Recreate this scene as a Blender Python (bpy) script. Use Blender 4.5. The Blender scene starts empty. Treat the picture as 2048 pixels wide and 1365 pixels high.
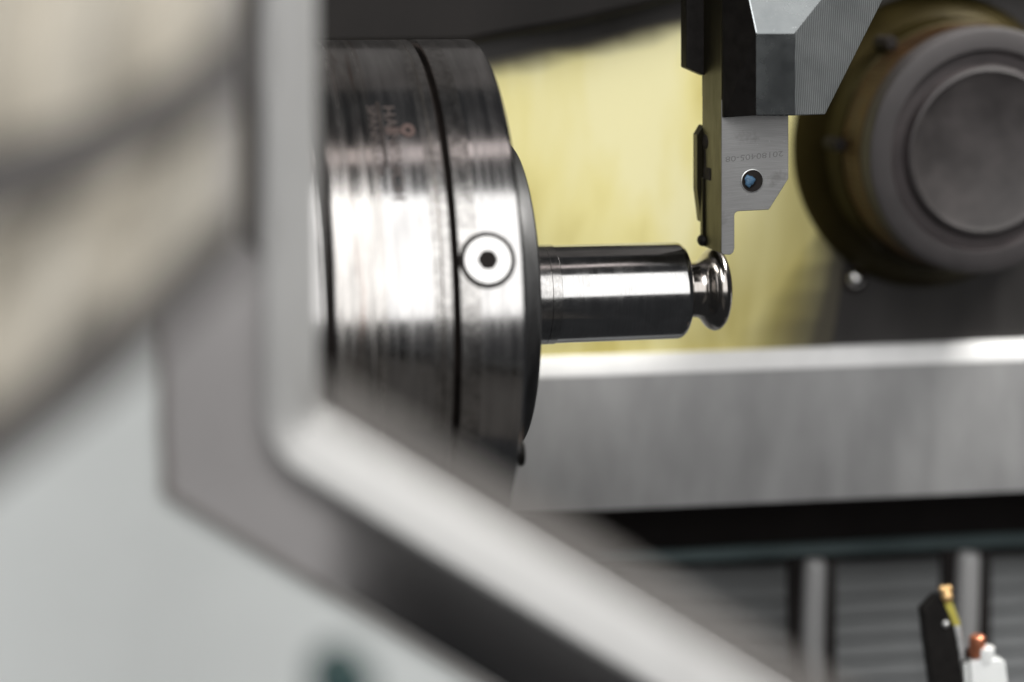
import bpy, bmesh, math, random
from mathutils import Vector, Matrix

random.seed(7)
SC = bpy.context.scene
COL = SC.collection
rad = math.radians

# ------------------------------------------------------------------ camera, world, lamps, exposure
FPX = 4000.0                                  # focal length in pixels of the 2048 wide photograph
D0 = 0.60                                     # camera to the turned part
YAW, PITCH = rad(12.0), rad(10.0)
FW = Vector((math.sin(YAW) * math.cos(PITCH), math.cos(YAW) * math.cos(PITCH), -math.sin(PITCH)))
RT = Vector((math.cos(YAW), -math.sin(YAW), 0.0))
UP = RT.cross(FW)
CAM = -(FW * D0 + RT * ((1240 - 1024) * D0 / FPX) + UP * ((682.5 - 584.5) * D0 / FPX))

cd = bpy.data.cameras.new('camera')
cam = bpy.data.objects.new('camera', cd)
COL.objects.link(cam)
m = Matrix((RT, UP, -FW)).transposed().to_4x4()
m.translation = CAM
cam.matrix_world = m
cd.sensor_width = 36.0
cd.lens = FPX / 2048.0 * 36.0
cd.clip_start, cd.clip_end = 0.02, 60.0
cd.dof.use_dof = True
cd.dof.focus_distance = 0.578
cd.dof.aperture_fstop = 4.6
SC.camera = cam

world = bpy.data.worlds.new('World')
SC.world = world
world.use_nodes = True
world.node_tree.nodes['Background'].inputs[0].default_value = (0.92, 0.95, 1.0, 1)
world.node_tree.nodes['Background'].inputs[1].default_value = 0.03

SC.view_settings.view_transform = 'Standard'
SC.view_settings.look = 'None'
SC.view_settings.exposure = 0.0
SC.view_settings.gamma = 1.0
SC.cycles.use_denoising = True
SC.cycles.max_bounces = 8
SC.cycles.sample_clamp_indirect = 6.0


def area(name, loc, target, sx, sy, power, color=(1, 1, 1)):
    l = bpy.data.lights.new(name, 'AREA')
    l.shape = 'RECTANGLE'
    l.size, l.size_y = sx, sy
    l.energy = power
    l.color = color
    o = bpy.data.objects.new(name, l)
    o.location = loc
    d = Vector(target) - Vector(loc)
    o.rotation_euler = d.to_track_quat('-Z', 'Y').to_euler()
    COL.objects.link(o)
    return o


# bright workshop window / softbox in front of the open machine: elevation about 0 to 55 degrees
area('front_lamp', (0.12, -1.05, 0.69), (0.12, 0.0, 0.69), 1.3, 1.36, 10.0, (1.0, 0.99, 0.975))
# added fill light behind the camera on the left, for the matte surfaces
area('fill_lamp', (-0.62, -1.25, 1.35), (-0.1, -0.1, 0.0), 1.1, 1.1, 22.0, (1.0, 0.99, 0.98))
# narrow ceiling tube above the machine opening
area('ceiling_tube', (0.15, -0.32, 1.02), (0.0, 0.0, 0.0), 0.9, 0.12, 0.30, (1.0, 0.88, 0.85))
# added lamp inside the machine, above and to the right, washing the back wall and the ledge
area('inner_wash_lamp', (0.36, 0.0, 0.40), (0.10, 0.10, -0.03), 0.20, 0.10, 3.6, (1.0, 0.98, 0.93))


# ------------------------------------------------------------------ pixel helpers (2048 x 1365 photograph)
def P(px, py, d):
    return CAM + FW * d + RT * ((px - 1024) * d / FPX) + UP * ((682.5 - py) * d / FPX)


def ray(px, py):
    return FW + RT * ((px - 1024) / FPX) + UP * ((682.5 - py) / FPX)


def onY(px, py, y):
    r = ray(px, py)
    return CAM + r * ((y - CAM.y) / r.y)


def proj(p):
    v = Vector(p) - CAM
    z = v.dot(FW)
    return 1024 + FPX * v.dot(RT) / z, 682.5 - FPX * v.dot(UP) / z, z


def solveX(px, fn):
    lo, hi = -0.3, 0.3
    for _ in range(50):
        mid = (lo + hi) / 2
        if proj(fn(mid))[0] < px:
            lo = mid
        else:
            hi = mid
    return (lo + hi) / 2


def nearX(px, r):                             # X of the circle of radius r whose near side shows at px
    e = rad(10)
    return solveX(px, lambda x: (x, -r * math.cos(e), r * math.sin(e)))


def axisX(px):
    return solveX(px, lambda x: (x, 0, 0))


# ------------------------------------------------------------------ materials
class N:
    def __init__(self, name):
        self.m = bpy.data.materials.new(name)
        self.m.use_nodes = True
        self.t = self.m.node_tree
        self.b = self.t.nodes['Principled BSDF']

    def n(self, typ, **kw):
        x = self.t.nodes.new(typ)
        for k, v in kw.items():
            setattr(x, k, v)
        return x

    def l(self, a, b):
        self.t.links.new(a, b)

    def val(self, sock, v):
        if hasattr(v, 'is_output') or isinstance(v, bpy.types.NodeSocket):
            self.l(v, sock)
        else:
            sock.default_value = v

    def math(self, op, a, b=0.0, c=None, clamp=False):
        x = self.n('ShaderNodeMath', operation=op)
        x.use_clamp = clamp
        self.val(x.inputs[0], a)
        self.val(x.inputs[1], b)
        if c is not None:
            self.val(x.inputs[2], c)
        return x.outputs[0]

    def coords(self, scale=(1, 1, 1), rot=(0, 0, 0)):
        tc = self.n('ShaderNodeTexCoord')
        mp = self.n('ShaderNodeMapping')
        mp.inputs['Scale'].default_value = scale
        mp.inputs['Rotation'].default_value = rot
        self.l(tc.outputs['Object'], mp.inputs['Vector'])
        return mp.outputs['Vector']

    def noise(self, vec, scale, detail=5, rough=0.6, dist=0.0):
        x = self.n('ShaderNodeTexNoise')
        x.inputs['Scale'].default_value = scale
        x.inputs['Detail'].default_value = detail
        x.inputs['Roughness'].default_value = rough
        x.inputs['Distortion'].default_value = dist
        self.l(vec, x.inputs['Vector'])
        return x.outputs['Fac']

    def ramp(self, fac, stops):
        x = self.n('ShaderNodeValToRGB')
        e = x.color_ramp.elements
        while len(e) < len(stops):
            e.new(0.5)
        for i, (p, c) in enumerate(stops):
            e[i].position = p
            e[i].color = c if len(c) == 4 else (*c, 1)
        self.l(fac, x.inputs[0])
        return x.outputs[0]

    def rng(self, fac, a, b, c, d):
        x = self.n('ShaderNodeMapRange')
        self.l(fac, x.inputs[0])
        for i, v in enumerate((a, b, c, d)):
            x.inputs[i + 1].default_value = v
        return x.outputs[0]

    def mix(self, fac, a, b):
        x = self.n('ShaderNodeMix', data_type='RGBA')
        self.val(x.inputs[0], fac)
        for s, v in ((x.inputs[6], a), (x.inputs[7], b)):
            if isinstance(v, tuple):
                s.default_value = v if len(v) == 4 else (*v, 1)
            else:
                self.l(v, s)
        return x.outputs[2]

    def bump(self, h, strength, dist=0.001):
        x = self.n('ShaderNodeBump')
        x.inputs['Strength'].default_value = strength
        x.inputs['Distance'].default_value = dist
        self.l(h, x.inputs['Height'])
        self.l(x.outputs[0], self.b.inputs['Normal'])

    def set(self, **kw):
        for k, v in kw.items():
            s = self.b.inputs[k.replace('_', ' ')]
            if isinstance(v, tuple):
                s.default_value = v if len(v) == 4 else (*v, 1)
            else:
                self.val(s, v)


def simple(name, col, metal=0.0, rough=0.5, var=0.15, nscale=60.0, stretch=(1, 1, 1), bump=0.05, bdist=0.0003, rvar=0.08, rot=(0, 0, 0)):
    k = N(name)
    f = k.noise(k.coords(stretch, rot), nscale)
    lo = tuple(max(0, c * (1 - var)) for c in col)
    hi = tuple(min(1, c * (1 + var)) for c in col)
    k.set(Base_Color=k.ramp(f, [(0.3, lo), (0.7, hi)]), Metallic=metal, Roughness=k.rng(f, 0.3, 0.7, rough - rvar, rough + rvar))
    if bump:
        k.bump(f, bump, bdist)
    return k.m


def polar(k, fx, fa):
    """(x * fx, angle * fa) coordinates for circumferential grain on parts turned about the X axis"""
    tc = k.n('ShaderNodeTexCoord')
    s = k.n('ShaderNodeSeparateXYZ')
    k.l(tc.outputs['Object'], s.inputs[0])
    a = k.math('ARCTAN2', s.outputs[2], k.math('MULTIPLY', s.outputs[1], -1.0))
    r = k.math('SQRT', k.math('ADD', k.math('MULTIPLY', s.outputs[1], s.outputs[1]), k.math('MULTIPLY', s.outputs[2], s.outputs[2])))
    c = k.n('ShaderNodeCombineXYZ')
    k.l(k.math('MULTIPLY', s.outputs[0], fx), c.inputs[0])
    k.l(k.math('MULTIPLY', a, fa), c.inputs[1])
    k.l(k.math('MULTIPLY', r, fx), c.inputs[2])
    return c.outputs[0], s.outputs[0]


def turned(name, col, rough, streak=0.25, fx=900.0, fa=2.2, bump=0.12, column=0.0, stain=None, wave=0.0):
    k = N(name)
    v, x = polar(k, fx, fa)
    f = k.noise(v, 1.0, 4, 0.65)
    v2, _ = polar(k, 120.0, 3.0)
    g = k.noise(v2, 1.0, 4, 0.6, 0.6)
    v3, _ = polar(k, 650.0, 0.5)
    cl = k.noise(v3, 1.0, 5, 0.75)
    h = k.math('ADD', k.math('MULTIPLY', f, 0.5), k.math('MULTIPLY', g, 0.5))
    lo = tuple(c * (1 - streak) for c in col)
    hi = tuple(min(1, c * (1 + streak * 0.6)) for c in col)
    base = k.ramp(h, [(0.36, lo), (0.62, hi)])
    if stain:
        v4, _ = polar(k, 260.0, 1.1)
        sn = k.noise(v4, 1.0, 5, 0.7)
        base = k.mix(k.ramp(sn, [(0.55, (0, 0, 0)), (0.68, (0.85, 0.85, 0.85))]), base, stain)
    r0 = k.rng(g, 0.3, 0.7, rough * 0.8, rough * 1.2)
    k.set(Base_Color=base, Metallic=1.0, Roughness=k.math('ADD', r0, k.rng(cl, 0.38, 0.66, 0.0, column)))
    v5, _ = polar(k, 520.0, 11.0)
    wv = k.noise(v5, 1.0, 2, 0.5)
    k.bump(k.math('ADD', k.math('MULTIPLY', f, bump), k.math('MULTIPLY', wv, wave)), 1.0, 0.0001)
    return k.m


M = {}
M['chuck'] = turned('turned_steel', (0.63, 0.62, 0.615), 0.11, 0.22, bump=0.07, column=0.13, wave=0.16)
M['chuck_worn'] = turned('turned_steel_stained', (0.56, 0.54, 0.52), 0.14, 0.36, 420, 1.6, 0.10, 0.16, (0.26, 0.15, 0.11), 0.2)
M['work'] = turned('polished_steel', (0.63, 0.625, 0.62), 0.12, 0.16, 2600, 0.9, 0.10, 0.06)
M['bead'] = turned('polished_groove_steel', (0.46, 0.43, 0.405), 0.15, 0.12, 1500, 0.9, 0.06, 0.05)


def cast():
    k = N('etched_steel_band')
    f = k.noise(k.coords(), 420, 6, 0.7)
    v, _ = polar(k, 300, 3)
    g = k.noise(v, 1.0, 4, 0.6)
    k.set(Base_Color=k.ramp(f, [(0.34, (0.34, 0.33, 0.32)), (0.66, (0.64, 0.625, 0.61))]), Metallic=1.0,
          Roughness=k.rng(g, 0.3, 0.7, 0.16, 0.26))
    k.bump(f, 0.17, 0.0003)
    return k.m


M['cast'] = cast()
M['groove'] = simple('dark_groove_steel', (0.03, 0.024, 0.022), 0.0, 0.6, 0.4, 200)
M['black'] = simple('black_and_shaded_steel', (0.010, 0.009, 0.0085), 0.0, 0.5, 0.3, 300)
M['black'].node_tree.nodes['Principled BSDF'].inputs['Specular IOR Level'].default_value = 0.1
M['hole'] = simple('black_socket', (0.02, 0.017, 0.016), 0.0, 0.75, 0.4, 500)
M['hole'].node_tree.nodes['Principled BSDF'].inputs['Specular IOR Level'].default_value = 0.15
M['groove'].node_tree.nodes['Principled BSDF'].inputs['Specular IOR Level'].default_value = 0.2
M['etch'] = simple('etched_lettering', (0.085, 0.068, 0.063), 0.2, 0.6, 0.3, 900)
M['etch_red'] = simple('etched_emblem', (0.095, 0.062, 0.055), 0.2, 0.6, 0.3, 900)
M['screw'] = simple('bright_screw_steel', (0.78, 0.77, 0.76), 1.0, 0.16, 0.05, 400, bump=0.02)
M['boss'] = turned('satin_steel', (0.13, 0.13, 0.132), 0.5, 0.15, 700, 2.0, 0.1)


def blade_mat():
    k = N('ground_blade_steel')
    co = k.coords()
    tc = k.n('ShaderNodeTexCoord')
    mp = k.n('ShaderNodeMapping')
    mp.inputs['Location'].default_value = (-0.036, 0.0, 0.06)
    k.l(tc.outputs['Object'], mp.inputs['Vector'])
    s = k.n('ShaderNodeSeparateXYZ')
    k.l(mp.outputs[0], s.inputs[0])
    r = k.math('SQRT', k.math('ADD', k.math('MULTIPLY', s.outputs[0], s.outputs[0]), k.math('MULTIPLY', s.outputs[2], s.outputs[2])))
    c = k.n('ShaderNodeCombineXYZ')
    k.l(k.math('MULTIPLY', r, 5200.0), c.inputs[0])
    k.l(k.math('MULTIPLY', s.outputs[0], 90.0), c.inputs[1])
    f = k.noise(c.outputs[0], 1.0, 3, 0.6)
    sp = k.noise(co, 900, 3, 0.6)
    st = k.noise(co, 120, 4, 0.6)
    base = k.ramp(f, [(0.3, (0.235, 0.235, 0.235)), (0.7, (0.325, 0.325, 0.325))])
    base = k.mix(k.ramp(sp, [(0.66, (0, 0, 0)), (0.74, (0.5, 0.5, 0.5))]), base, (0.45, 0.45, 0.45))
    base = k.mix(k.ramp(st, [(0.60, (0, 0, 0)), (0.72, (0.55, 0.55, 0.55))]), base, (0.13, 0.125, 0.12))
    k.set(Base_Color=base, Metallic=0.55, Roughness=0.42)
    k.bump(f, 0.25, 0.0001)
    return k.m


M['blade'] = blade_mat()
M['blade_side'] = simple('shaded_blade_side', (0.020, 0.017, 0.0075), 0.6, 0.36, 0.3, 220, (1, 1, 0.25))  # shade of the unlit left side put into the dark olive colour


def block_mat(name, lines):
    k = N(name)
    co = k.coords()
    sp = k.noise(co, 650, 4, 0.7)
    big = k.noise(co, 70, 4, 0.6)
    base = k.ramp(big, [(0.3, (0.21, 0.225, 0.23)), (0.7, (0.30, 0.318, 0.322))])
    base = k.mix(k.ramp(sp, [(0.63, (0, 0, 0)), (0.76, (0.6, 0.6, 0.6))]), base, (0.5, 0.52, 0.52) if not lines else (0.38, 0.40, 0.40))
    if lines:
        w = k.n('ShaderNodeTexWave', wave_type='BANDS', bands_direction='X')
        w.inputs['Scale'].default_value = 400.0
        w.inputs['Distortion'].default_value = 0.3
        w.inputs['Detail'].default_value = 1.0
        k.l(k.coords((1, 0.6, 0.10)), w.inputs['Vector'])
        base = k.mix(k.math('MULTIPLY', w.outputs['Fac'], 0.75), base, (0.075, 0.08, 0.082))
    scr = k.noise(k.coords((900, 900, 60), (0.3, 0.5, 0.2)), 1.0, 2, 0.5)
    base = k.mix(k.ramp(scr, [(0.74, (0, 0, 0)), (0.78, (0.5, 0.5, 0.5))]), base, (0.55, 0.56, 0.56))
    k.set(Base_Color=base, Metallic=0.45 if lines else 0.92, Roughness=k.rng(big, 0.3, 0.7, 0.42, 0.5) if lines else k.rng(big, 0.3, 0.7, 0.22, 0.32))
    if lines:
        k.bump(w.outputs['Fac'], 0.5, 0.0002)
    return k.m


M['block'] = block_mat('grey_tool_steel', False)
M['block_lines'] = block_mat('milled_tool_steel', True)
M['sealer'] = simple('blue_thread_sealant', (0.07, 0.15, 0.25), 0.0, 0.3, 0.35, 900, bump=0.5, bdist=0.001)


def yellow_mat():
    k = N('yellow_painted_reflection')  # reflection in the steel wall put into the base colour, fading at its edges
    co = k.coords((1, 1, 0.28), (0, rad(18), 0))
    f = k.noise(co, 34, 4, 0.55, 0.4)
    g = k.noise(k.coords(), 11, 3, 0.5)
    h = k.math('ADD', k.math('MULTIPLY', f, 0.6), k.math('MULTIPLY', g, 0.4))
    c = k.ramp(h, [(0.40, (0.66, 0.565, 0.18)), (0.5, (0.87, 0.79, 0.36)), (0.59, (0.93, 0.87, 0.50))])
    at = k.n('ShaderNodeAttribute', attribute_name='reflection')
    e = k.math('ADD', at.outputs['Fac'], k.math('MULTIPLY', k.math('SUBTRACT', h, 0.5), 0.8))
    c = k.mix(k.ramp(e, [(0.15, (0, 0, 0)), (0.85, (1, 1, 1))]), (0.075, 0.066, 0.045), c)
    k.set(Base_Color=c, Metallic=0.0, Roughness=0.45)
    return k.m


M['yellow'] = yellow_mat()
M['wall'] = simple('dark_brushed_wall', (0.046, 0.043, 0.042), 0.4, 0.42, 0.25, 45, (1, 1, 0.2))
M['housing'] = simple('dark_housing_paint', (0.014, 0.0125, 0.012), 0.0, 0.6, 0.3, 30, (1, 1, 0.3))
M['housing'].node_tree.nodes['Principled BSDF'].inputs['Specular IOR Level'].default_value = 0.2
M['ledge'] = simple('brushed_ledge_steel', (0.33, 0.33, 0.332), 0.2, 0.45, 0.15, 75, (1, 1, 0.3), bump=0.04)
M['ledge_edge'] = simple('painted_ledge_highlight', (0.93, 0.93, 0.93), 0.0, 0.5, 0.05, 90, (1, 1, 0.1), bump=0.02)  # light catching the top edge put into a near-white colour
M['void'] = simple('black_gap', (0.019, 0.0165, 0.016), 0.0, 0.8, 0.3, 30)
M['void'].node_tree.nodes['Principled BSDF'].inputs['Specular IOR Level'].default_value = 0.1
M['teal'] = simple('teal_grey_paint', (0.10, 0.145, 0.15), 0.2, 0.4, 0.15, 50)
M['slat'] = simple('grey_way_cover_steel', (0.37, 0.382, 0.386), 0.2, 0.42, 0.25, 60, (0.2, 1, 1))
M['rod'] = simple('ground_rod_steel', (0.33, 0.33, 0.33), 0.2, 0.45, 0.15, 60, (1, 1, 0.1))
M['paint'] = simple('grey_door_paint', (0.385, 0.370, 0.370), 0.0, 0.4, 0.05, 40, bump=0.03)
M['trim'] = simple('light_grey_trim', (0.47, 0.47, 0.468), 0.0, 0.5, 0.05, 40, bump=0.03)
M['gasket'] = simple('brown_grey_rubber', (0.20, 0.18, 0.17), 0.0, 0.6, 0.15, 40)
M['backing'] = simple('added_dark_backing', (0.03, 0.027, 0.026), 0.0, 0.6, 0.2, 40)  # added backing for unseen door backs, dims their reflection in the chuck
M['brown_strip'] = simple('grey_brown_strip', (0.21, 0.196, 0.184), 0.0, 0.6, 0.15, 40)
M['pale'] = simple('pale_door_paint', (0.78, 0.81, 0.80), 0.0, 0.4, 0.05, 12, bump=0.02)
M['beige'] = simple('beige_vinyl', (0.62, 0.58, 0.50), 0.0, 0.6, 0.14, 22, bump=0.05)
M['strap'] = simple('dark_strap', (0.065, 0.060, 0.057), 0.0, 0.6, 0.25, 30)
M['tealdark'] = simple('dark_teal_plastic', (0.02, 0.05, 0.05), 0.0, 0.4, 0.2, 40)
M['knob'] = simple('grey_rubbed_cap', (0.047, 0.042, 0.043), 0.0, 0.6, 0.3, 45)
M['knob_dark'] = simple('dark_red_grey_cap', (0.037, 0.030, 0.031), 0.0, 0.6, 0.35, 60)
M['brass'] = simple('dark_brass', (0.055, 0.027, 0.009), 0.3, 0.5, 0.35, 120)
M['knob_base'] = simple('dark_olive_flange', (0.024, 0.018, 0.005), 0.5, 0.45, 0.4, 30)
M['knob_base'].node_tree.nodes['Principled BSDF'].inputs['Specular IOR Level'].default_value = 0.15
M['gold'] = simple('gold_coated_carbide', (0.80, 0.52, 0.24), 0.6, 0.35, 0.2, 300)
M['yellow_metal'] = simple('yellow_brass_strip', (0.50, 0.44, 0.09), 0.5, 0.45, 0.2, 200)
M['copper'] = simple('copper', (0.72, 0.27, 0.15), 0.8, 0.35, 0.3, 300)
M['white'] = simple('white_plastic', (0.90, 0.92, 0.91), 0.0, 0.35, 0.03, 80)
M['silver'] = simple('bright_steel_edge', (0.55, 0.56, 0.56), 0.7, 0.3, 0.1, 200)
M['mark'] = simple('stamped_dark', (0.165, 0.165, 0.165), 0.4, 0.5, 0.2, 900)


# ------------------------------------------------------------------ object helpers
def obj(name, bm, mats, parent=None, smooth=False, bevel=0.0, seg=2, label=None):
    bmesh.ops.recalc_face_normals(bm, faces=bm.faces)
    me = bpy.data.meshes.new(name)
    bm.to_mesh(me)
    bm.free()
    for x in (mats if isinstance(mats, (list, tuple)) else [mats]):
        me.materials.append(x)
    o = bpy.data.objects.new(name, me)
    COL.objects.link(o)
    if smooth:
        for p in me.polygons:
            p.use_smooth = True
        me.set_sharp_from_angle(angle=rad(32))
    if bevel:
        b = o.modifiers.new('bevel', 'BEVEL')
        b.width = bevel
        b.segments = seg
        b.limit_method = 'ANGLE'
        b.angle_limit = rad(25)
    if parent is not None:
        attach(o, parent)
    if label:
        o['label'] = label
    return o


def attach(o, parent):
    o.parent = parent
    w = Vector(parent.location)
    if parent.parent is not None:
        w = w + Vector(parent.parent.location) if parent.type == 'EMPTY' else w
    o.matrix_parent_inverse = Matrix.Identity(4)
    # meshes are authored in world coordinates: undo the Empty's offset
    if parent.type == 'EMPTY':
        o.location = Vector(o.location) - Vector(parent.location)


def thing(name, label, cat, loc=(0, 0, 0), group=None):
    o = bpy.data.objects.new(name, None)
    o.empty_display_size = 0.01
    o.location = loc
    COL.objects.link(o)
    return tag(o, label, cat, group)


def tag(o, label, cat, group=None):
    o['label'] = label
    o['category'] = cat
    if group:
        o['group'] = group
    return o


def struct(o):
    o['kind'] = 'structure'
    return o


def lathe(profile, seg=160, axis='X', origin=(0, 0, 0), close=True):
    """profile: (along, radius, material index of the band that starts here)"""
    bm = bmesh.new()
    rings = []
    for a, r, _ in profile:
        ring = []
        if r < 1e-6:
            ring = [bm.verts.new(_ax(a, 0, 0, axis, origin))]
        else:
            for i in range(seg):
                t = 2 * math.pi * i / seg
                ring.append(bm.verts.new(_ax(a, r * math.cos(t), r * math.sin(t), axis, origin)))
        rings.append(ring)
    for k in range(len(rings) - 1):
        A, B = rings[k], rings[k + 1]
        for i in range(seg):
            j = (i + 1) % seg
            if len(A) == 1 and len(B) == 1:
                continue
            if len(A) == 1:
                f = bm.faces.new((A[0], B[i], B[j]))
            elif len(B) == 1:
                f = bm.faces.new((A[i], B[0], A[j]))
            else:
                f = bm.faces.new((A[i], B[i], B[j], A[j]))
            f.material_index = profile[k][2]
    if close:
        for ring in (rings[0], rings[-1]):
            if len(ring) > 2:
                bm.faces.new(ring)
    return bm


def _ax(a, u, v, axis, o):
    if axis == 'X':
        p = (a, u, v)
    elif axis == 'Y':
        p = (u, a, v)
    else:
        p = (u, v, a)
    return (p[0] + o[0], p[1] + o[1], p[2] + o[2])


def prism(front, back_off=None, back=None, bm=None, mat=0):
    bm = bm or bmesh.new()
    n = len(front)
    A = [bm.verts.new(p) for p in front]
    B = [bm.verts.new(p) for p in (back if back else [Vector(q) + Vector(back_off) for q in front])]
    fs = [bm.faces.new(A), bm.faces.new(B[::-1])]
    for i in range(n):
        j = (i + 1) % n
        fs.append(bm.faces.new((A[i], B[i], B[j], A[j])))
    for f in fs:
        f.material_index = mat
    return bm


def box(lo, hi, bm=None):
    x0, y0, z0 = lo
    x1, y1, z1 = hi
    return prism([(x0, y0, z0), (x1, y0, z0), (x1, y0, z1), (x0, y0, z1)], (0, y1 - y0, 0), bm=bm)


def poly_on(pts, y, depth, bm=None):
    return prism([onY(a, b, y) for a, b in pts], (0, depth, 0), bm=bm)


def text_mesh(s, size):
    c = bpy.data.curves.new('lettering', 'FONT')
    c.body = s
    c.size = size
    c.extrude = 0.0
    c.resolution_u = 3
    o = bpy.data.objects.new('lettering', c)
    COL.objects.link(o)
    dg = bpy.context.evaluated_depsgraph_get()
    me = bpy.data.meshes.new_from_object(o.evaluated_get(dg))
    COL.objects.unlink(o)
    bpy.data.objects.remove(o)
    bm = bmesh.new()
    bm.from_mesh(me)
    return bm


# ------------------------------------------------------------------ the setting: back wall, top housing, black gap
WY = P(1000, 750, 0.700).y + 0.0048
bm = box((-0.55, WY, -0.050), (0.65, WY + 0.02, 0.45))
struct(obj('wall', bm, M['wall']))

# the wall's yellow reflection and coolant streaks painted as a sheet, with an uneven upper edge
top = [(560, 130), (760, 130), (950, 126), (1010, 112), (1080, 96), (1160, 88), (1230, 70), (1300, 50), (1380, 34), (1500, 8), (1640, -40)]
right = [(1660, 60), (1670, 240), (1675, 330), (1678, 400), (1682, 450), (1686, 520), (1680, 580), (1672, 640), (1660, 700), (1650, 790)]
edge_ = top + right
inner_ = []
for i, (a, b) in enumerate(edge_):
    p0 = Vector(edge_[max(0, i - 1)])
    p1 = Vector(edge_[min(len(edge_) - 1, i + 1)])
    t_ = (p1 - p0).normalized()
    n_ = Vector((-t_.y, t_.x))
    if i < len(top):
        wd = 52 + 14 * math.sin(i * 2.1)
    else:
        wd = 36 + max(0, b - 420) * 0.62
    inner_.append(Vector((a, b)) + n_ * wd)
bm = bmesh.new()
reflection = bm.verts.layers.float.new('reflection')
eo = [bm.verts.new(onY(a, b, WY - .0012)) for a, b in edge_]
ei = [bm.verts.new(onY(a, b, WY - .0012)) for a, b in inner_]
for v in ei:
    v[reflection] = 1.0
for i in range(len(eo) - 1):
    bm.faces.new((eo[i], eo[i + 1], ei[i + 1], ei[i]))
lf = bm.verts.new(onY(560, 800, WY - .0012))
lf[reflection] = 1.0
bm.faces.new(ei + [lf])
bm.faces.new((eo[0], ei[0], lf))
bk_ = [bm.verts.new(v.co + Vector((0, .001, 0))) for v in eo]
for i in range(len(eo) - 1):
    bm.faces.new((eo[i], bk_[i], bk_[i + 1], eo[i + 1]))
o = obj('yellow_reflection', bm, M['yellow'], bevel=0.0)
tag(o, 'pale yellow reflection and streaks painted as a sheet on the back wall behind the turned part', 'sheet')

# ------------------------------------------------------------------ chuck
RC = 0.0752
cx0 = nearX(668, RC)
chuck = thing('lathe_chuck', 'large round steel collet chuck with dark groove, holding the turned part', 'chuck', (cx0, 0, 0))
fl0, fl1 = nearX(330, RC), nearX(655, RC)
w1 = nearX(645, RC)
bm = lathe([(fl0, 0.02, 0), (fl0, RC, 0), (w1 - .0004, RC, 0), (w1, RC - .0006, 0), (w1 + .0004, RC, 0), (fl1 - 0.0006, RC, 0), (fl1, RC - 0.0008, 1), (fl1, RC - .004, 1), (cx0, RC - .004, 1)], 220)
obj('rear_flange', bm, [M['chuck'], M['groove']], chuck, smooth=True)
X = lambda p: nearX(p, RC)
bm = lathe([(cx0, RC - .004, 0), (cx0, RC - .001, 0), (cx0 + .0008, RC, 1), (X(735), RC, 1), (X(775), RC, 0), (X(868), RC, 2), (X(884), RC, 1), (X(886), RC - .0004, 1), (X(888), RC, 2),
            (X(905), RC, 3), (X(907.5), RC - .0006, 3), (X(908), RC - .004, 3), (X(925), RC - .006, 3)], 220)
obj('body', bm, [M['chuck'], M['chuck_worn'], M['cast'], M['groove']], chuck, smooth=True)
rx = X(1053)
bm = lathe([(X(920), RC - .006, 1), (X(920), RC - .0006, 1), (X(922), RC, 1), (X(924), RC, 1), (X(962), RC, 0), (rx - .001, RC, 0), (rx, RC - .001, 0), (rx, 0.03, 0)], 220)
obj('front_ring', bm, [M['chuck'], M['cast']], chuck, smooth=True)
RB = 0.0455
b0, b1 = rx, nearX(1084, RB) 
bm = lathe([(b0, RB + .004, 0), (b0 + .001, RB + .004, 0), (b1 - .0025, RB + .0006, 0), (b1 - .0006, RB, 0), (b1, RB - .0008, 0), (b1, 0.015, 0)], 180)
for v in bm.verts:
    v.co.z = max(v.co.z, -0.0400)
obj('boss', bm, M['boss'], chuck, smooth=True)
# small set screw on the lower rim
bm = lathe([(rx - .0005, 0.0, 0), (rx - .0005, .0035, 0), (rx + .0012, .0035, 0), (rx + .0016, .003, 0), (rx + .0016, 0, 0)], 24,
           origin=(0, -0.063, -0.033), close=False)
obj('set_screw', bm, M['black'], chuck, smooth=True)

# countersunk socket screw on the ring
sc = None
best = 1e9
for ei in range(0, 40):
    e = rad(ei)
    x = solveX(975, lambda q: (q, -RC * math.cos(e), RC * math.sin(e)))
    d = abs(proj((x, -RC * math.cos(e), RC * math.sin(e)))[1] - 518)
    if d < best:
        best, SE, SX = d, e, x
n = Vector((0, -math.cos(SE), math.sin(SE)))
t1 = Vector((1, 0, 0))
t2 = n.cross(t1)
CS = n * RC + t1 * SX


def disc(rings, nseg, mats, hex_last=False):
    """rings: (radius, height over the cylinder, material, curved?)"""
    bm = bmesh.new()
    prev = None
    for r, h, mi, curved in rings:
        ring = []
        for i in range(nseg):
            a = 2 * math.pi * i / nseg
            u, v = r * math.cos(a), r * math.sin(a)
            hh = h
            if curved:
                hh += math.sqrt(max(0, RC * RC - v * v)) - RC
            ring.append(bm.verts.new(CS + t1 * u + t2 * v + n * hh))
        if prev:
            for i in range(nseg):
                j = (i + 1) % nseg
                f = bm.faces.new((prev[i], ring[i], ring[j], prev[j]))
                f.material_index = mi
        prev = ring
    f = bm.faces.new(prev)
    f.material_index = rings[-1][2]
    return bm


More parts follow.
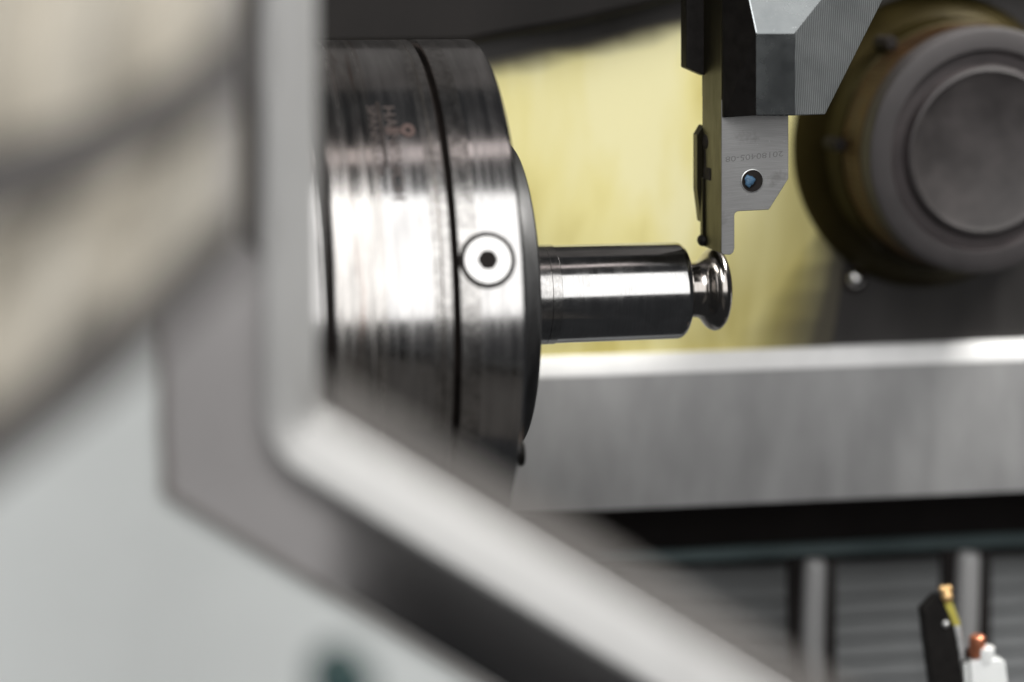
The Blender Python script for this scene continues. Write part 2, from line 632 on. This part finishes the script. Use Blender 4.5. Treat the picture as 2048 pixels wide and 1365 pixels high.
px = (CS - CAM).dot(FW) / FPX
o_scr = obj('screw', disc([(57.5 * px, -.0002, 0, True), (57.5 * px, .0001, 0, True), (47.5 * px, .0001, 0, True), (47 * px, .0006, 0, False),
                           (46 * px, .0006, 1, False), (21.5 * px, .0006, 1, False), (21 * px, .0006, 1, False)], 64, None),
            [M['hole'], M['screw']], chuck, smooth=False)
bm = bmesh.new()
hexv, inn = [], []
for i in range(24):
    a = 2 * math.pi * i / 24
    rr = 20.5 * px * (0.965 + 0.035 * math.cos(6 * a))
    hexv.append(bm.verts.new(CS + t1 * rr * math.cos(a) + t2 * rr * math.sin(a) + n * .00072))
    inn.append(bm.verts.new(CS + t1 * rr * .82 * math.cos(a) + t2 * rr * .82 * math.sin(a) + n * .00066))
c = bm.verts.new(CS + n * .00062)
for i in range(24):
    j = (i + 1) % 24
    bm.faces.new((hexv[i], hexv[j], inn[j], inn[i]))
    bm.faces.new((inn[i], inn[j], c))
obj('socket', bm, M['hole'], o_scr)


# etched writing wrapped on the chuck body (reads downwards, letter tops to the right)
def wrap_text(s, size_px, x_px, y_top, y_bot, name, mat, zoff=0.00012):
    """baseline at photo column x_px (seen on the near line), from photo row y_top down to y_bot"""
    bm = text_mesh(s, 1.0)
    w = max(v.co.x for v in bm.verts)
    hmax = max(v.co.y for v in bm.verts)
    bx = xat(x_px, y_top)
    e0, e1 = elev(y_top, bx), elev(y_bot, bx)
    hh = size_px * px / 0.978
    for v in bm.verts:
        e = e0 + (e1 - e0) * v.co.x / w
        xx = bx + hh * v.co.y / hmax
        r = RC + zoff
        v.co = Vector((xx, -r * math.cos(e), r * math.sin(e)))
    return obj(name, bm, mat, chuck)


def elev(py, x):
    lo, hi = rad(-60), rad(100)
    for _ in range(40):
        mid = (lo + hi) / 2
        if proj((x, -RC * math.cos(mid), RC * math.sin(mid)))[1] > py:
            lo = mid
        else:
            hi = mid
    return (lo + hi) / 2


def xat(pxx, py):
    x = nearX(pxx, RC)
    for _ in range(6):
        e = elev(py, x)
        x = solveX(pxx, lambda q: (q, -RC * math.cos(e), RC * math.sin(e)))
    return x


wrap_text('HAINBUCH', 24, 764, 212, 400, 'maker_lettering', M['etch'])
wrap_text('SPANNTOP', 17, 733, 212, 352, 'model_lettering', M['etch'])
# emblem: the long stroke with a ring at its end
bm = bmesh.new()
ex = xat(770, 262)
ee = elev(262, ex)
r_ = RC + .0002


def cyl(xo, ao):
    e = ee + ao / RC
    return Vector((ex + xo, -r_ * math.cos(e), r_ * math.sin(e)))


ux = px / 0.978
for a0, a1 in ((2.2, 5.2), (-5.2, -2.2)):
    vs = [bm.verts.new(cyl(a * ux, b * ux * 1.25)) for a, b in ((0, a0), (34, a0), (34, a1), (0, a1))]
    bm.faces.new(vs)
prev = None
for i in range(25):
    a = 2 * math.pi * i / 24
    cur = [bm.verts.new(cyl((46 + q * math.cos(a)) * ux, q * math.sin(a) * ux * 1.2)) for q in (5.5, 14)]
    if prev:
        bm.faces.new((prev[0], prev[1], cur[1], cur[0]))
    prev = cur
obj('emblem', bm, M['etch_red'], chuck)
# engraved line between the two rows
bm = bmesh.new()
lx = xat(752, 212)
e0, e1 = elev(205, lx), elev(335, lx)
prev = None
for i in range(20):
    e = e0 + (e1 - e0) * i / 19
    cur = [bm.verts.new((lx + q, -(RC + .0001) * math.cos(e), (RC + .0001) * math.sin(e))) for q in (0, 7 * ux)]
    if prev:
        bm.faces.new((prev[0], prev[1], cur[1], cur[0]))
    prev = cur
obj('engraved_line', bm, M['groove'], chuck)

# ------------------------------------------------------------------ turned part
PX = D0 / FPX
pr = 97.5 * PX
A_ = axisX


def fillet(x0, r0, rad_, steps=8, mi=0):
    return [(x0 + rad_ * math.sin(t), r0 - rad_ + rad_ * math.cos(t), mi) for t in [math.pi / 2 * i / steps for i in range(steps + 1)]]


xe = A_(1349)
fr = 17 * PX
neck = 56 * PX
prof = [(b1 - .004, pr * 1.015, 1), (A_(1084), pr * 1.015, 1), (A_(1084.5), pr * 1.005, 1), (A_(1085.5), pr * 1.015, 1), (A_(1103), pr * 1.015, 1), (A_(1104), pr * 1.0, 0)]
prof += fillet(xe, pr, fr)
xf = xe + fr
prof += [(xf, neck + 3 * PX, 2), (xf + 2 * PX, neck + .6 * PX, 2), (xf + 6 * PX, neck, 2)]
# concave groove then rounded bead: radius against photo column
for a, r in ((1378, 55.5), (1388, 55), (1396, 56.5), (1402, 60), (1407, 65), (1411, 71), (1416, 77), (1422, 81.5), (1429, 84), (1435, 83.2), (1440, 80), (1444.5, 75), (1448, 67),
             (1450, 58), (1451, 45), (1451.5, 20), (1451.5, 0)):
    a = 1376 + (a - 1376) * 0.945
    prof.append((A_(a), r * PX, 2))
bm = lathe(prof, 128)
# smooth interpolation of the bead
o = obj('workpiece', bm, [M['work'], turned('handled_steel', (0.55, 0.54, 0.53), 0.20, 0.25, 1200, 9.0, 0.12), M['bead']], smooth=False)
for p_ in o.data.polygons:
    p_.use_smooth = True
o.data.set_sharp_from_angle(angle=rad(34))
tag(o, 'shiny turned steel pin with a necked rounded end, clamped in the chuck', 'workpiece')

# ------------------------------------------------------------------ grooving tool above the part
YB = -0.0190
YR = -0.0003
tool = thing('grooving_tool', 'vertical grooving tool with grey milled holder block, touching the top of the turned part', 'cutting tool', onY(1455, 500, YB))
# blade plate
stub = [(1443, 180), (1577, 180), (1577, 358), (1538, 420), (1478, 423)]
arc = [(1478 - 9 * math.sin(t), 432 - 9 * math.cos(t)) for t in [math.pi / 2 * i / 6 for i in range(1, 7)]]
stub += arc + [(1469, 497), (1467, 505), (1461, 510), (1448, 510), (1443, 507)]
bm = prism([onY(a, b, YB) for a, b in stub], (0, YR - YB, 0))
bm.normal_update()
for f in bm.faces:
    f.material_index = 0 if abs(f.normal.y) > .8 else 1
blade = obj('blade', bm, [M['blade'], M['blade_side']], tool, bevel=0.00018, seg=1)
# cross bore with a screw and blue sealant
hc = onY(1504, 362, YB)
hr = 21.5 * (hc - CAM).dot(FW) / FPX
bm = bmesh.new()
rgs = []
for r, y in ((hr * 1.06, -.00004), (hr, -.00025), (hr, -.0001)):
    pass
bmh = lathe([(YB - .0002, hr * 1.10, 1), (YB - .0003, hr * 1.02, 0), (YB - .00012, hr * .98, 0), (YB - .0001, 0, 0)], 48, 'Y', (hc.x, 0, hc.z), close=False)
bm.free()
bore = obj('bore', bmh, [M['hole'], M['silver']], blade, smooth=True)
bore.parent = None
attach(bore, tool)
bm = bmesh.new()
bmesh.ops.create_icosphere(bm, subdivisions=3, radius=hr * .62)
for v in bm.verts:
    v.co.y *= .35
    v.co += v.co.normalized() * random.uniform(-.03, .03) * hr
    v.co += Vector((hc.x - hr * .22, YB - .0002, hc.z + hr * .02))
obj('plug_screw', bm, [M['hole']], tool, smooth=True)
bm = bmesh.new()
bmesh.ops.create_icosphere(bm, subdivisions=3, radius=hr * .50)
for v in bm.verts:
    a = math.atan2(v.co.z, v.co.x)
    s_ = 1 + .13 * math.sin(3 * a + 1) + .07 * math.sin(7 * a + .4)
    v.co.x *= s_
    v.co.z *= s_ * 1.1
    v.co.y *= .5
    v.co += Vector((hc.x - hr * .30, YB - .0006, hc.z + hr * .02))
obj('sealant_blob', bm, M['sealer'], tool, smooth=True)
# stamped number, upside down
bm = text_mesh('20180405-08', 1.0)
w = max(v.co.x for v in bm.verts)
h = max(v.co.y for v in bm.verts)
pa, pb = onY(1567, 302, YB), onY(1451, 314, YB)
hz = 11.0 * (pa - CAM).dot(FW) / FPX
for v in bm.verts:
    q = pa.lerp(pb, v.co.x / w)
    v.co = Vector((q.x, YB - .00003, q.z - hz * v.co.y / h))
obj('stamped_number', bm, M['mark'], tool)

# holder block (faceted)
YA = YB - 0.013
V = {'L0': onY(1446, 236, YB - .0008), 'A3': onY(1512, 232, YA + .0032), 'A2': onY(1590, 232, YA + .0032), 'R0': onY(1650, 230, YA + .0085),
     'R1': onY(1876, -220, YA + .0203), 'T1': onY(1817, -220, YA + .0152), 'T0': onY(1450, -220, YA + .0152), 'L1': onY(1446, -220, YB - .0008),
     'A0': onY(1512, 66, YA), 'A1': onY(1590, 66, YA)}
bm = bmesh.new()
vv = {k: bm.verts.new(p) for k, p in V.items()}
outline = ['L0', 'A3', 'A2', 'R0', 'R1', 'T1', 'T0', 'L1']
bk = {k: bm.verts.new(Vector((V[k].x, YR, V[k].z + (0.0 if V[k].z > .06 else 0.002)))) for k in outline}
faces = [(('A0', 'A1', 'A2', 'A3'), 0), (('A0', 'T0', 'T1', 'A1'), 0), (('L0', 'A3', 'A0'), 2), (('L0', 'A0', 'T0', 'L1'), 2),
         (('A1', 'T1', 'R1'), 1), (('A1', 'R1', 'R0', 'A2'), 1)]  # left and side facets are black: their shade is put into the colour
for ks, mi in faces:
    f = bm.faces.new([vv[k] for k in ks])
    f.material_index = mi
for i, k in enumerate(outline):
    k2 = outline[(i + 1) % len(outline)]
    f = bm.faces.new((vv[k], bk[k], bk[k2], vv[k2]))
    f.material_index = 2
bm.faces.new([bk[k] for k in outline])
obj('holder_block', bm, [M['block'], M['block_lines'], M['black']], tool, bevel=0.00035, seg=2)
# side of the holder above the blade, and the dark clamp plate at its left
bm = prism([onY(1443, -220, YB), onY(1470, -220, YB), onY(1470, 200, YB), onY(1443, 200, YB)], (0, YR - YB, 0))
obj('holder_side', bm, M['blade_side'], tool)
bm = poly_on([(1373, -220), (1412, -220), (1412, 153), (1373, 136)], -.002, .006)
obj('clamp_plate', bm, M['black'], tool, bevel=0.0003)
# clamp jaw, slit and insert on the back edge
bm = poly_on([(1406, 250), (1404, 253), (1394, 270), (1394, 378), (1402, 444), (1406, 446)], YR, .004)
obj('clamp_jaw', bm, M['blade_side'], tool, bevel=0.0002)
bm = poly_on([(1405, 356), (1420, 356), (1420, 474), (1405, 478)], YR - .0024, .0024)
ins = obj('insert', bm, M['blade_side'], tool, bevel=0.0002)
tipc = onY(1405, 481, -.0015)
bm = bmesh.new()
bmesh.ops.create_uvsphere(bm, u_segments=24, v_segments=16, radius=1.0)
for v in bm.verts:
    v.co = Vector((v.co.x * .0015, v.co.y * .0026, v.co.z * .0018)) + tipc
obj('cutting_edge', bm, M['black'], tool, smooth=True)
for (hx, hy, sx, sz, yy) in ((1407.5, 284, .0006, .0020, -.0035),):
    c0 = onY(hx, hy, yy)
    bm = bmesh.new()
    bmesh.ops.create_uvsphere(bm, u_segments=20, v_segments=12, radius=1.0)
    xs = onY(1443, 300, YB).x
    for v in bm.verts:
        v.co = Vector((v.co.x * .0004, v.co.y * .0028, v.co.z * .0022)) + Vector((xs, yy, c0.z))
    obj('relief_hole', bm, M['hole'], tool, smooth=True)
xs = onY(1443, 300, YB).x
z0, z1 = onY(1406, 345, -.003).z, onY(1406, 300, -.003).z
bm = box((xs - .0001, -.0036, z0), (xs + .001, -.0030, z1))
obj('slit', bm, M['hole'], tool)
z0, z1 = onY(1410, 360, -.006).z, onY(1410, 336, -.006).z
bm = box((xs - .00012, -.0085, z0), (xs + .001, -.0026, z1))
obj('slot', bm, M['hole'], tool)

# ------------------------------------------------------------------ big round cap on the back wall (right)
K = onY(1972, 303, WY - 0.046)
kr = 247 * (K - CAM).dot(FW) / FPX
cap = thing('round_cap', 'large round grey cap with a recessed ring, standing out from the back wall', 'cap', (K.x, WY, K.z))
oK = (K.x, 0, K.z)
bm = lathe([(K.y + .010, kr * 1.0, 0), (K.y + .002, kr, 0), (K.y + .0006, kr * .985, 0), (K.y, kr * .95, 0), (K.y, kr * .82, 1), (K.y + .0018, kr * .79, 1),
            (K.y + .0018, kr * .70, 1), (K.y - .001, kr * .675, 0), (K.y - .0015, kr * .65, 2), (K.y - .0003, kr * .60, 2), (K.y - .0002, 0, 2)], 128, 'Y', oK, close=False)
obj('cap_face', bm, [M['knob'], M['knob_dark'], simple('worn_cap_centre', (0.041, 0.036, 0.036), 0.0, 0.6, 0.4, 70)], cap, smooth=True)
# ribbed brass ring
bm = bmesh.new()
ns = 240
rr = []
for y in (K.y + .008, K.y + .024):
    rr.append([bm.verts.new((K.x + kr * (1.005 + .010 * (i % 2)) * math.cos(2 * math.pi * i / ns), y, K.z + kr * (1.005 + .010 * (i % 2)) * math.sin(2 * math.pi * i / ns))) for i in range(ns)])
for i in range(ns):
    j = (i + 1) % ns
    bm.faces.new((rr[0][i], rr[1][i], rr[1][j], rr[0][j]))
bm.faces.new(rr[0])
bm.faces.new(rr[1])
obj('brass_ring', bm, M['brass'], cap)
bm = lathe([(K.y + .023, kr * .98, 0), (K.y + .0245, kr * 1.03, 0), (K.y + .033, kr * 1.07, 0), (WY - .006, kr * 1.23, 0), (WY - .0005, kr * 1.27, 0)], 128, 'Y', oK)
obj('barrel', bm, M['knob_base'], cap, smooth=True)
for ang in (178, 128):
    bm = lathe([(K.y + .028, .0024, 0), (K.y + .018, .0024, 0), (K.y + .017, .002, 0)], 16, 'Y',
               (K.x + kr * 1.09 * math.cos(rad(ang)), 0, K.z + kr * 1.09 * math.sin(rad(ang))))
    obj('ring_bolt', bm, M['hole'], cap, smooth=True)

# dome bolt on the wall
B_ = onY(1707, 557, WY)
br = 22 * (B_ - CAM).dot(FW) / FPX
bm = lathe([(WY, br * 1.25, 1), (WY - .001, br * 1.25, 1), (WY - .001, br * .9, 0), (WY - .002, br * .88, 0), (WY - .0035, br * .7, 0), (WY - .0045, br * .4, 0), (WY - .0048, 0, 0)], 32, 'Y', (B_.x, 0, B_.z), close=False)
o = obj('dome_bolt', bm, [M['screw'], M['groove']], smooth=True)
tag(o, 'small shiny dome-headed bolt on the dark wall below the round cap', 'bolt')

# dark housing along the top
YH = WY - .012
bm = prism([onY(a, b, YH) for a, b in ((400, -300), (2300, -300), (2300, -25), (1900, -30), (1640, -75), (1380, -5), (1250, 28), (1150, 52), (1000, 78), (930, 92), (400, 100))], (0, .0115, 0))
o = obj('upper_housing', bm, M['housing'], bevel=0.003)
tag(o, 'dark brown-grey machine housing across the top of the back wall', 'housing')

# ------------------------------------------------------------------ grey ledge under the part
e0, e1 = P(1000, 752, 0.700), P(2200, 709, 0.745)
dirv = (e1 - e0)
e0 = e0 - dirv * 0.25
e1 = e1 + dirv * 0.9
zup = Vector((0, 0, 1))
back = zup.cross(dirv.normalized())
if back.y < 0:
    back = -back
hgt = 0.0500
sec = [(0.0, -hgt), (0.0, -0.0012), (0.0004, 0.0002), (0.0020, 0.0046), (0.0028, 0.0053), (0.0038, 0.0056), (0.050, 0.0056), (0.050, -hgt)]
bm = bmesh.new()
ra = [bm.verts.new(e0 + back * a + zup * b) for a, b in sec]
rb = [bm.verts.new(e1 + back * a + zup * (b - (0.002 if b < -.01 else 0))) for a, b in sec]
for i in range(len(sec)):
    j = (i + 1) % len(sec)
    f = bm.faces.new((ra[i], rb[i], rb[j], ra[j]))
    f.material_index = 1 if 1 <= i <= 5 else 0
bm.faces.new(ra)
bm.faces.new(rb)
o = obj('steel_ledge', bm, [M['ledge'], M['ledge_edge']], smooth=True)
tag(o, 'long grey steel ledge with a bright rounded top edge below the turned part', 'ledge')

# black gap under the ledge
g0, g1 = P(700, 1000, 0.775), P(2300, 930, 0.84)
bm = prism([P(700, 960, .775), P(3300, 862, .881), P(3300, 1064, .881), P(700, 1160, .775)], (0, .01, 0))
struct(obj('recess', bm, M['void']))
# teal strip
bm = prism([P(700, 1133, .772), P(2300, 1053, .837), P(2300, 1080, .837), P(700, 1160, .772)], (0, .012, -.002))
o = obj('edge_strip', bm, M['teal'], bevel=0.001)
tag(o, 'thin teal-grey metal strip along the bottom of the black gap', 'strip')

# slatted way cover: overlapping lamellae
cover = thing('way_cover', 'grey slatted sliding cover under the black gap, behind the two upright rods', 'cover', P(1400, 1400, .80))
d0c, d1c = .785, .85
npitch = 14
shared = None
for i in range(npitch):
    yA = 1146 + i * 44
    a, b = P(700, yA + 18, d0c), P(2300, yA - 62, d1c)
    if shared is None:
        s0 = a.copy()
        drop = (P(700, yA + 18 + 44, d0c) - a)
        L = b - a
        pts = [Vector((0, 0.006, 0)), Vector((0, 0.0045, -.0004)), Vector((0, -0.0025, drop.z * .85)), Vector((0, .006, drop.z * .90))]
        bm = bmesh.new()
        A = [bm.verts.new(p) for p in pts]
        Bv = [bm.verts.new(p + L) for p in pts]
        for q_ in range(4):
            w_ = (q_ + 1) % 4
            bm.faces.new((A[q_], Bv[q_], Bv[w_], A[w_]))
        bm.faces.new(A)
        bm.faces.new(Bv)
        o = obj('slat', bm, M['slat'])
        shared = o
    else:
        o = shared.copy()
        COL.objects.link(o)
    o.parent = cover
    o.location = a - Vector(cover.location)

# two upright rods in dark channels
rodg = 'upright rods over the slatted cover'
for (xc, xl, xr, ytop, lab) in ((1630, 1580, 1672, 1119, 'left grey upright rod in a black channel, in front of the slatted cover'),
                          (1938, 1888, 1982, 1104, 'right grey upright rod in a black channel, behind the small black boring tool')):
    t = thing('guide_rod', lab, 'rod', P(xc, 1380, .785), rodg)
    bm = prism([P(xl, ytop, .768), P(xr, ytop - 2, .768), P(xr, 1420, .768), P(xl, 1420, .768)], (0, .004, 0))
    obj('channel', bm, M['void'], t)
    a = P(xc, ytop + 2, .762)
    b = P(xc, 1430, .762)
    rr_ = 24 * .762 / FPX
    bm = lathe([(b.z, rr_, 0), (a.z - .002, rr_, 0), (a.z, rr_ * .8, 0)], 32, 'Z', (a.x, a.y, 0))
    obj('rod', bm, M['rod'], t, smooth=True)

# ------------------------------------------------------------------ small black tool, lower right
DT = 0.66
st = thing('small_turning_tool', 'small black tool shank with gold tip, lower right, beside the white nozzle', 'cutting tool', P(1890, 1400, DT))
pts = [(1845, 1219), (1877, 1188), (1889, 1206), (1909, 1252), (1933, 1400), (1868, 1400), (1850, 1268)]
bm = prism([P(a, b, DT) for a, b in pts], FW * .008)
obj('shank', bm, M['black'], st, bevel=.0004)
bm = prism([P(a, b, DT - .0004) for a, b in ((1888, 1206), (1904, 1202), (1921, 1246), (1921, 1252), (1908, 1253))], FW * .006)
obj('yellow_strip', bm, M['yellow_metal'], st, bevel=.0003)
bm = prism([P(a, b, DT - .0003) for a, b in ((1909, 1253), (1921, 1252), (1930, 1305), (1930, 1322), (1921, 1320))], FW * .006)
obj('edge_strip', bm, M['silver'], st, bevel=.0003)
bm = bmesh.new()
for (a, b, r) in ((1885, 1179, 8), (1897, 1178, 8), (1894, 1194, 12), (1890, 1184, 9)):
    res = bmesh.ops.create_uvsphere(bm, u_segments=16, v_segments=10, radius=r * DT / FPX)
    for v in res['verts']:
        v.co += P(a, b, DT - .0008)
obj('gold_tip', bm, M['gold'], st, smooth=True)
c0 = P(1891, 1249, DT - .0002)
bm = bmesh.new()
bmesh.ops.create_uvsphere(bm, u_segments=16, v_segments=10, radius=7.5 * DT / FPX, matrix=Matrix.Translation(c0))
obj('screw_head', bm, M['silver'], st, smooth=True)

# white nozzle with a copper tip
nz = thing('coolant_nozzle', 'white plastic coolant nozzle with copper tip, bottom right corner', 'nozzle', P(1975, 1400, DT))
zc = P(1953, 1290, DT - .002)


def zl(pts, cxp, mat, name, dz=-.001):
    c = P(cxp, 1330, DT + dz)
    k = (DT) / FPX
    prof = []
    for py, r in pts:
        prof.append((P(cxp, py, DT + dz).z, r * k, 0))
    return obj(name, lathe(prof, 40, 'Z', (c.x, c.y, 0)), mat, nz, smooth=True)


zl([(1312, 16), (1275, 16.5), (1270, 15), (1267, 11)], 1953, M['copper'], 'copper_tip', -.001)
zl([(1324, 19), (1296, 19.5), (1292, 18.5), (1291, 16)], 1968, M['white'], 'collar')
bm = prism([P(a, b, DT - .004) for a, b in ((1940, 1328), (1944, 1322), (2004, 1318), (2011, 1325), (2022, 1420), (1946, 1420))], FW * .006)
obj('nozzle_body', bm, M['white'], nz, bevel=.0008)
bm = prism([P(a, b, DT - .001) for a, b in ((1928, 1329), (1936, 1326), (1946, 1420), (1932, 1420))], FW * .006)
obj('side_tube', bm, M['white'], nz, bevel=.0006)
bm = prism([P(a, b, DT + .001) for a, b in ((1925, 1318), (1941, 1300), (1950, 1302), (1950, 1330), (1930, 1324))], FW * .006)
obj('black_clip', bm, M['black'], nz, bevel=.0004)

# ------------------------------------------------------------------ door window frame near the camera
YD = P(590, 850, 0.385).y
frame = thing('window_frame', 'blurred light grey door window frame with a bent lower corner, near the camera', 'window frame', onY(590, 1100, YD))


def offset_path(off):
    """edge of the trim, off pixels to the outside (left / below) of its centre line"""
    sl = math.atan(0.600)
    pts = [(590 - off, -320)]
    cx_, cy_ = 590 + 75, 822              # centre of the bend
    R = 75 + off
    if R < 6:
        R = 6
    n_ = 10
    a_end = math.pi / 2 - sl + 0.0
    for i in range(n_ + 1):
        a = math.pi + (-(math.pi / 2 - sl)) * i / n_
        pts.append((cx_ + R * math.cos(a), cy_ - R * math.sin(a) * -1 if False else cy_ + R * abs(math.sin(a))))
    x0, y0 = pts[-1]
    pts.append((x0 + 1250, y0 + 1250 * 0.600))
    return pts


cross = [(-58, 0.0120), (-56, 0.0092), (-46, 0.0070), (36, -0.0036), (54, -0.0052), (64, -0.0046), (66, 0.0)]
bm = bmesh.new()
rows = []
for off, dy in cross:
    rows.append([bm.verts.new(onY(a, b, YD) + Vector((0, dy, 0))) for a, b in offset_path(off)])
for r0, r1 in zip(rows, rows[1:]):
    for i in range(len(r0) - 1):
        bm.faces.new((r0[i], r0[i + 1], r1[i + 1], r1[i]))
r0, r1 = rows[-1], rows[0]
for i in range(len(r0) - 1):
    bm.faces.new((r0[i], r0[i + 1], r1[i + 1], r1[i]))
bm.faces.ensure_lookup_table()
for f in bm.faces[-(len(r0) - 1):]:
    f.material_index = 1  # unseen back of the bar darkened for its reflection in the chuck
obj('trim_bar', bm, [M['trim'], M['backing']], frame, smooth=True)

SLOPE = 0.600
KOUT = Vector((330, 985))


def sm(t):
    t = max(0.0, min(1.0, t))
    return t * t * (3 - 2 * t)


# stations along the flange: (inner pixel, outer pixel, twist); the sloping side folds back, away from the light
st_ = []
for y_ in (-320, 0, 300, 600, 800):
    st_.append(((528, y_), (330, y_)))
inn_ = offset_path(60)[2:-1]
for k_, (a, b) in enumerate(inn_):
    t = k_ / (len(inn_) - 1)
    st_.append(((a, b), (330 + 8 * sm(t), 830 + 150 * t)))
ix, iy = inn_[-1]
for k_ in range(0, 41):
    u = k_ / 40.0
    xi = ix + 1150 * u
    xo = 345 + (ix + 1150 - 345) * u
    st_.append(((xi + 6, iy + 6 * SLOPE + (xi - ix) * SLOPE), (xo, 990 + (xo - 345) * SLOPE)))


def flange(f0, f1, y0, y1, fold=1.0):
    """strip between fractions f0 and f1 of the flange width"""
    bm = bmesh.new()
    rows = []
    for (a, b), (c, d) in st_:
        row = []
        for i in range(7):
            f = f0 + (f1 - f0) * i / 6
            tw = fold * sm((a + (c - a) * f - 640) / 230.0)
            y = YD + tw * 0.062 * max(0.0, f) + (y0 + (y1 - y0) * i / 6)
            row.append(bm.verts.new(onY(a + (c - a) * f, b + (d - b) * f, y)))
        back = bm.verts.new(row[-1].co + Vector((0, .004, 0)))
        row.append(back)
        rows.append(row)
    for r0, r1 in zip(rows, rows[1:]):
        for i in range(len(r0) - 1):
            bm.faces.new((r0[i], r1[i], r1[i + 1], r0[i + 1]))
    return bm


obj('frame_face', flange(0.0, 1.0, 0, 0), M['paint'], frame, smooth=True)
obj('added_frame_backing', flange(-0.42, 1.0, .0125, .0125), M['backing'], frame)  # added unseen sheet behind the frame, darkens what the chuck reflects
obj('edge_gasket', flange(0.985, 1.06, -.0005, -.0005, 0.0), M['gasket'], frame, smooth=True)
bm = prism([onY(a, b, YD - .001) for a, b in ((478, -320), (530, -320), (530, 520), (478, 470))], (0, .001, 0))
obj('dark_side_strip', bm, M['strap'], frame)  # dark strip along the outer edge of the upright bar
# grey-brown strip near the lens, on the opening side of the sloping bar
YL = P(900, 950, 0.275).y
lp = [(640, 752), (1900, 1508), (1900, 1590), (640, 834)]
bm = prism([onY(a, b, YL) for a, b in lp], (0, .003, 0))
obj('near_strip', bm, M['brown_strip'], frame)

# pale door skin behind the frame face
YS = YD + .0012
bm = prism([onY(a, b, YS) for a, b in ((-700, 200), (334, 200), (334, 984), (1700, 1804), (1700, 2300), (-700, 2300))], (0, .004, 0))
o = obj('door_panel', bm, M['pale'])
bm = prism([onY(a, b, YS) + Vector((0, .005, 0)) for a, b in ((-700, 200), (331, 200), (331, 986), (1690, 1801), (1690, 2300), (-700, 2300))], (0, .004, 0))
obj('added_panel_backing', bm, M['backing'], o)  # added unseen sheet behind the panel, keeps pale paint out of chuck reflections
tag(o, 'pale grey-white door panel around the grey window frame, lower left', 'door')

# beige padded cover with dark straps, closest to the lens
cv = thing('beige_cover', 'very blurred beige cover with dark diagonal straps, upper left near the lens', 'cover', P(200, 900, .245))


def sheet(poly, dep, folds=0.0):
    return prism([P(a, b, dep) for a, b in poly], FW * .004)


def lerp_pts(pts, x):
    for (a, b), (c, d) in zip(pts, pts[1:]):
        if a <= x <= c:
            return b + (d - b) * (x - a) / (c - a)
    return pts[-1][1]


def pleated(name, top_, bot_, dep, ph):
    """soft vertical pleats, as in a padded cover"""
    bm = bmesh.new()
    cols = []
    for i in range(65):
        x = -500 + 955 * i / 64
        y0, y1 = lerp_pts(top_, x), lerp_pts(bot_, x)
        col = []
        for j in range(9):
            y = y0 + (y1 - y0) * j / 8
            w = math.sin(2 * math.pi * (x - 20 + 0.12 * y) / 235 + ph)
            d = dep + 0.0040 * w * abs(w) ** .3 + 0.004 * (2 * j / 8 - 1) ** 4
            col.append(bm.verts.new(P(x, y, d)))
        cols.append(col)
    for c0_, c1_ in zip(cols, cols[1:]):
        for j in range(8):
            bm.faces.new((c0_[j], c1_[j], c1_[j + 1], c0_[j + 1]))
    return obj(name, bm, M['beige'], cv, smooth=True)


pleated('upper_panel', [(-500, -500), (466, -500)], [(-500, 440), (200, 250), (360, 165), (455, 70)], .250, 0.0)
pleated('lower_panel', [(-500, 570), (-20, 405), (200, 335), (360, 240), (466, 140)], [(-500, 1230), (200, 695), (455, 445)], .250, 0.5)
obj('strap', sheet([(500, 15), (500, 165), (360, 262), (200, 355), (-500, 630), (-500, 420), (200, 228), (360, 138)], .2405), M['strap'], cv)
o = obj('strap', sheet([(500, 405), (500, 500), (240, 765), (-20, 965), (-500, 1340), (-500, 1190), (190, 668)], .2405), M['strap'], cv)

# dark teal knob at the bottom edge of the door
TK = P(690, 1385, 0.28)
bm = lathe([(TK.y + .012, .002, 0), (TK.y + .010, .0042, 0), (TK.y + .002, .0048, 0), (TK.y, .0040, 0), (TK.y - .0006, 0, 0)], 32, 'Y', (TK.x, 0, TK.z))
o = obj('teal_knob', bm, M['tealdark'], smooth=True)
tag(o, 'blurred dark teal knob on the pale door at the bottom edge', 'knob')
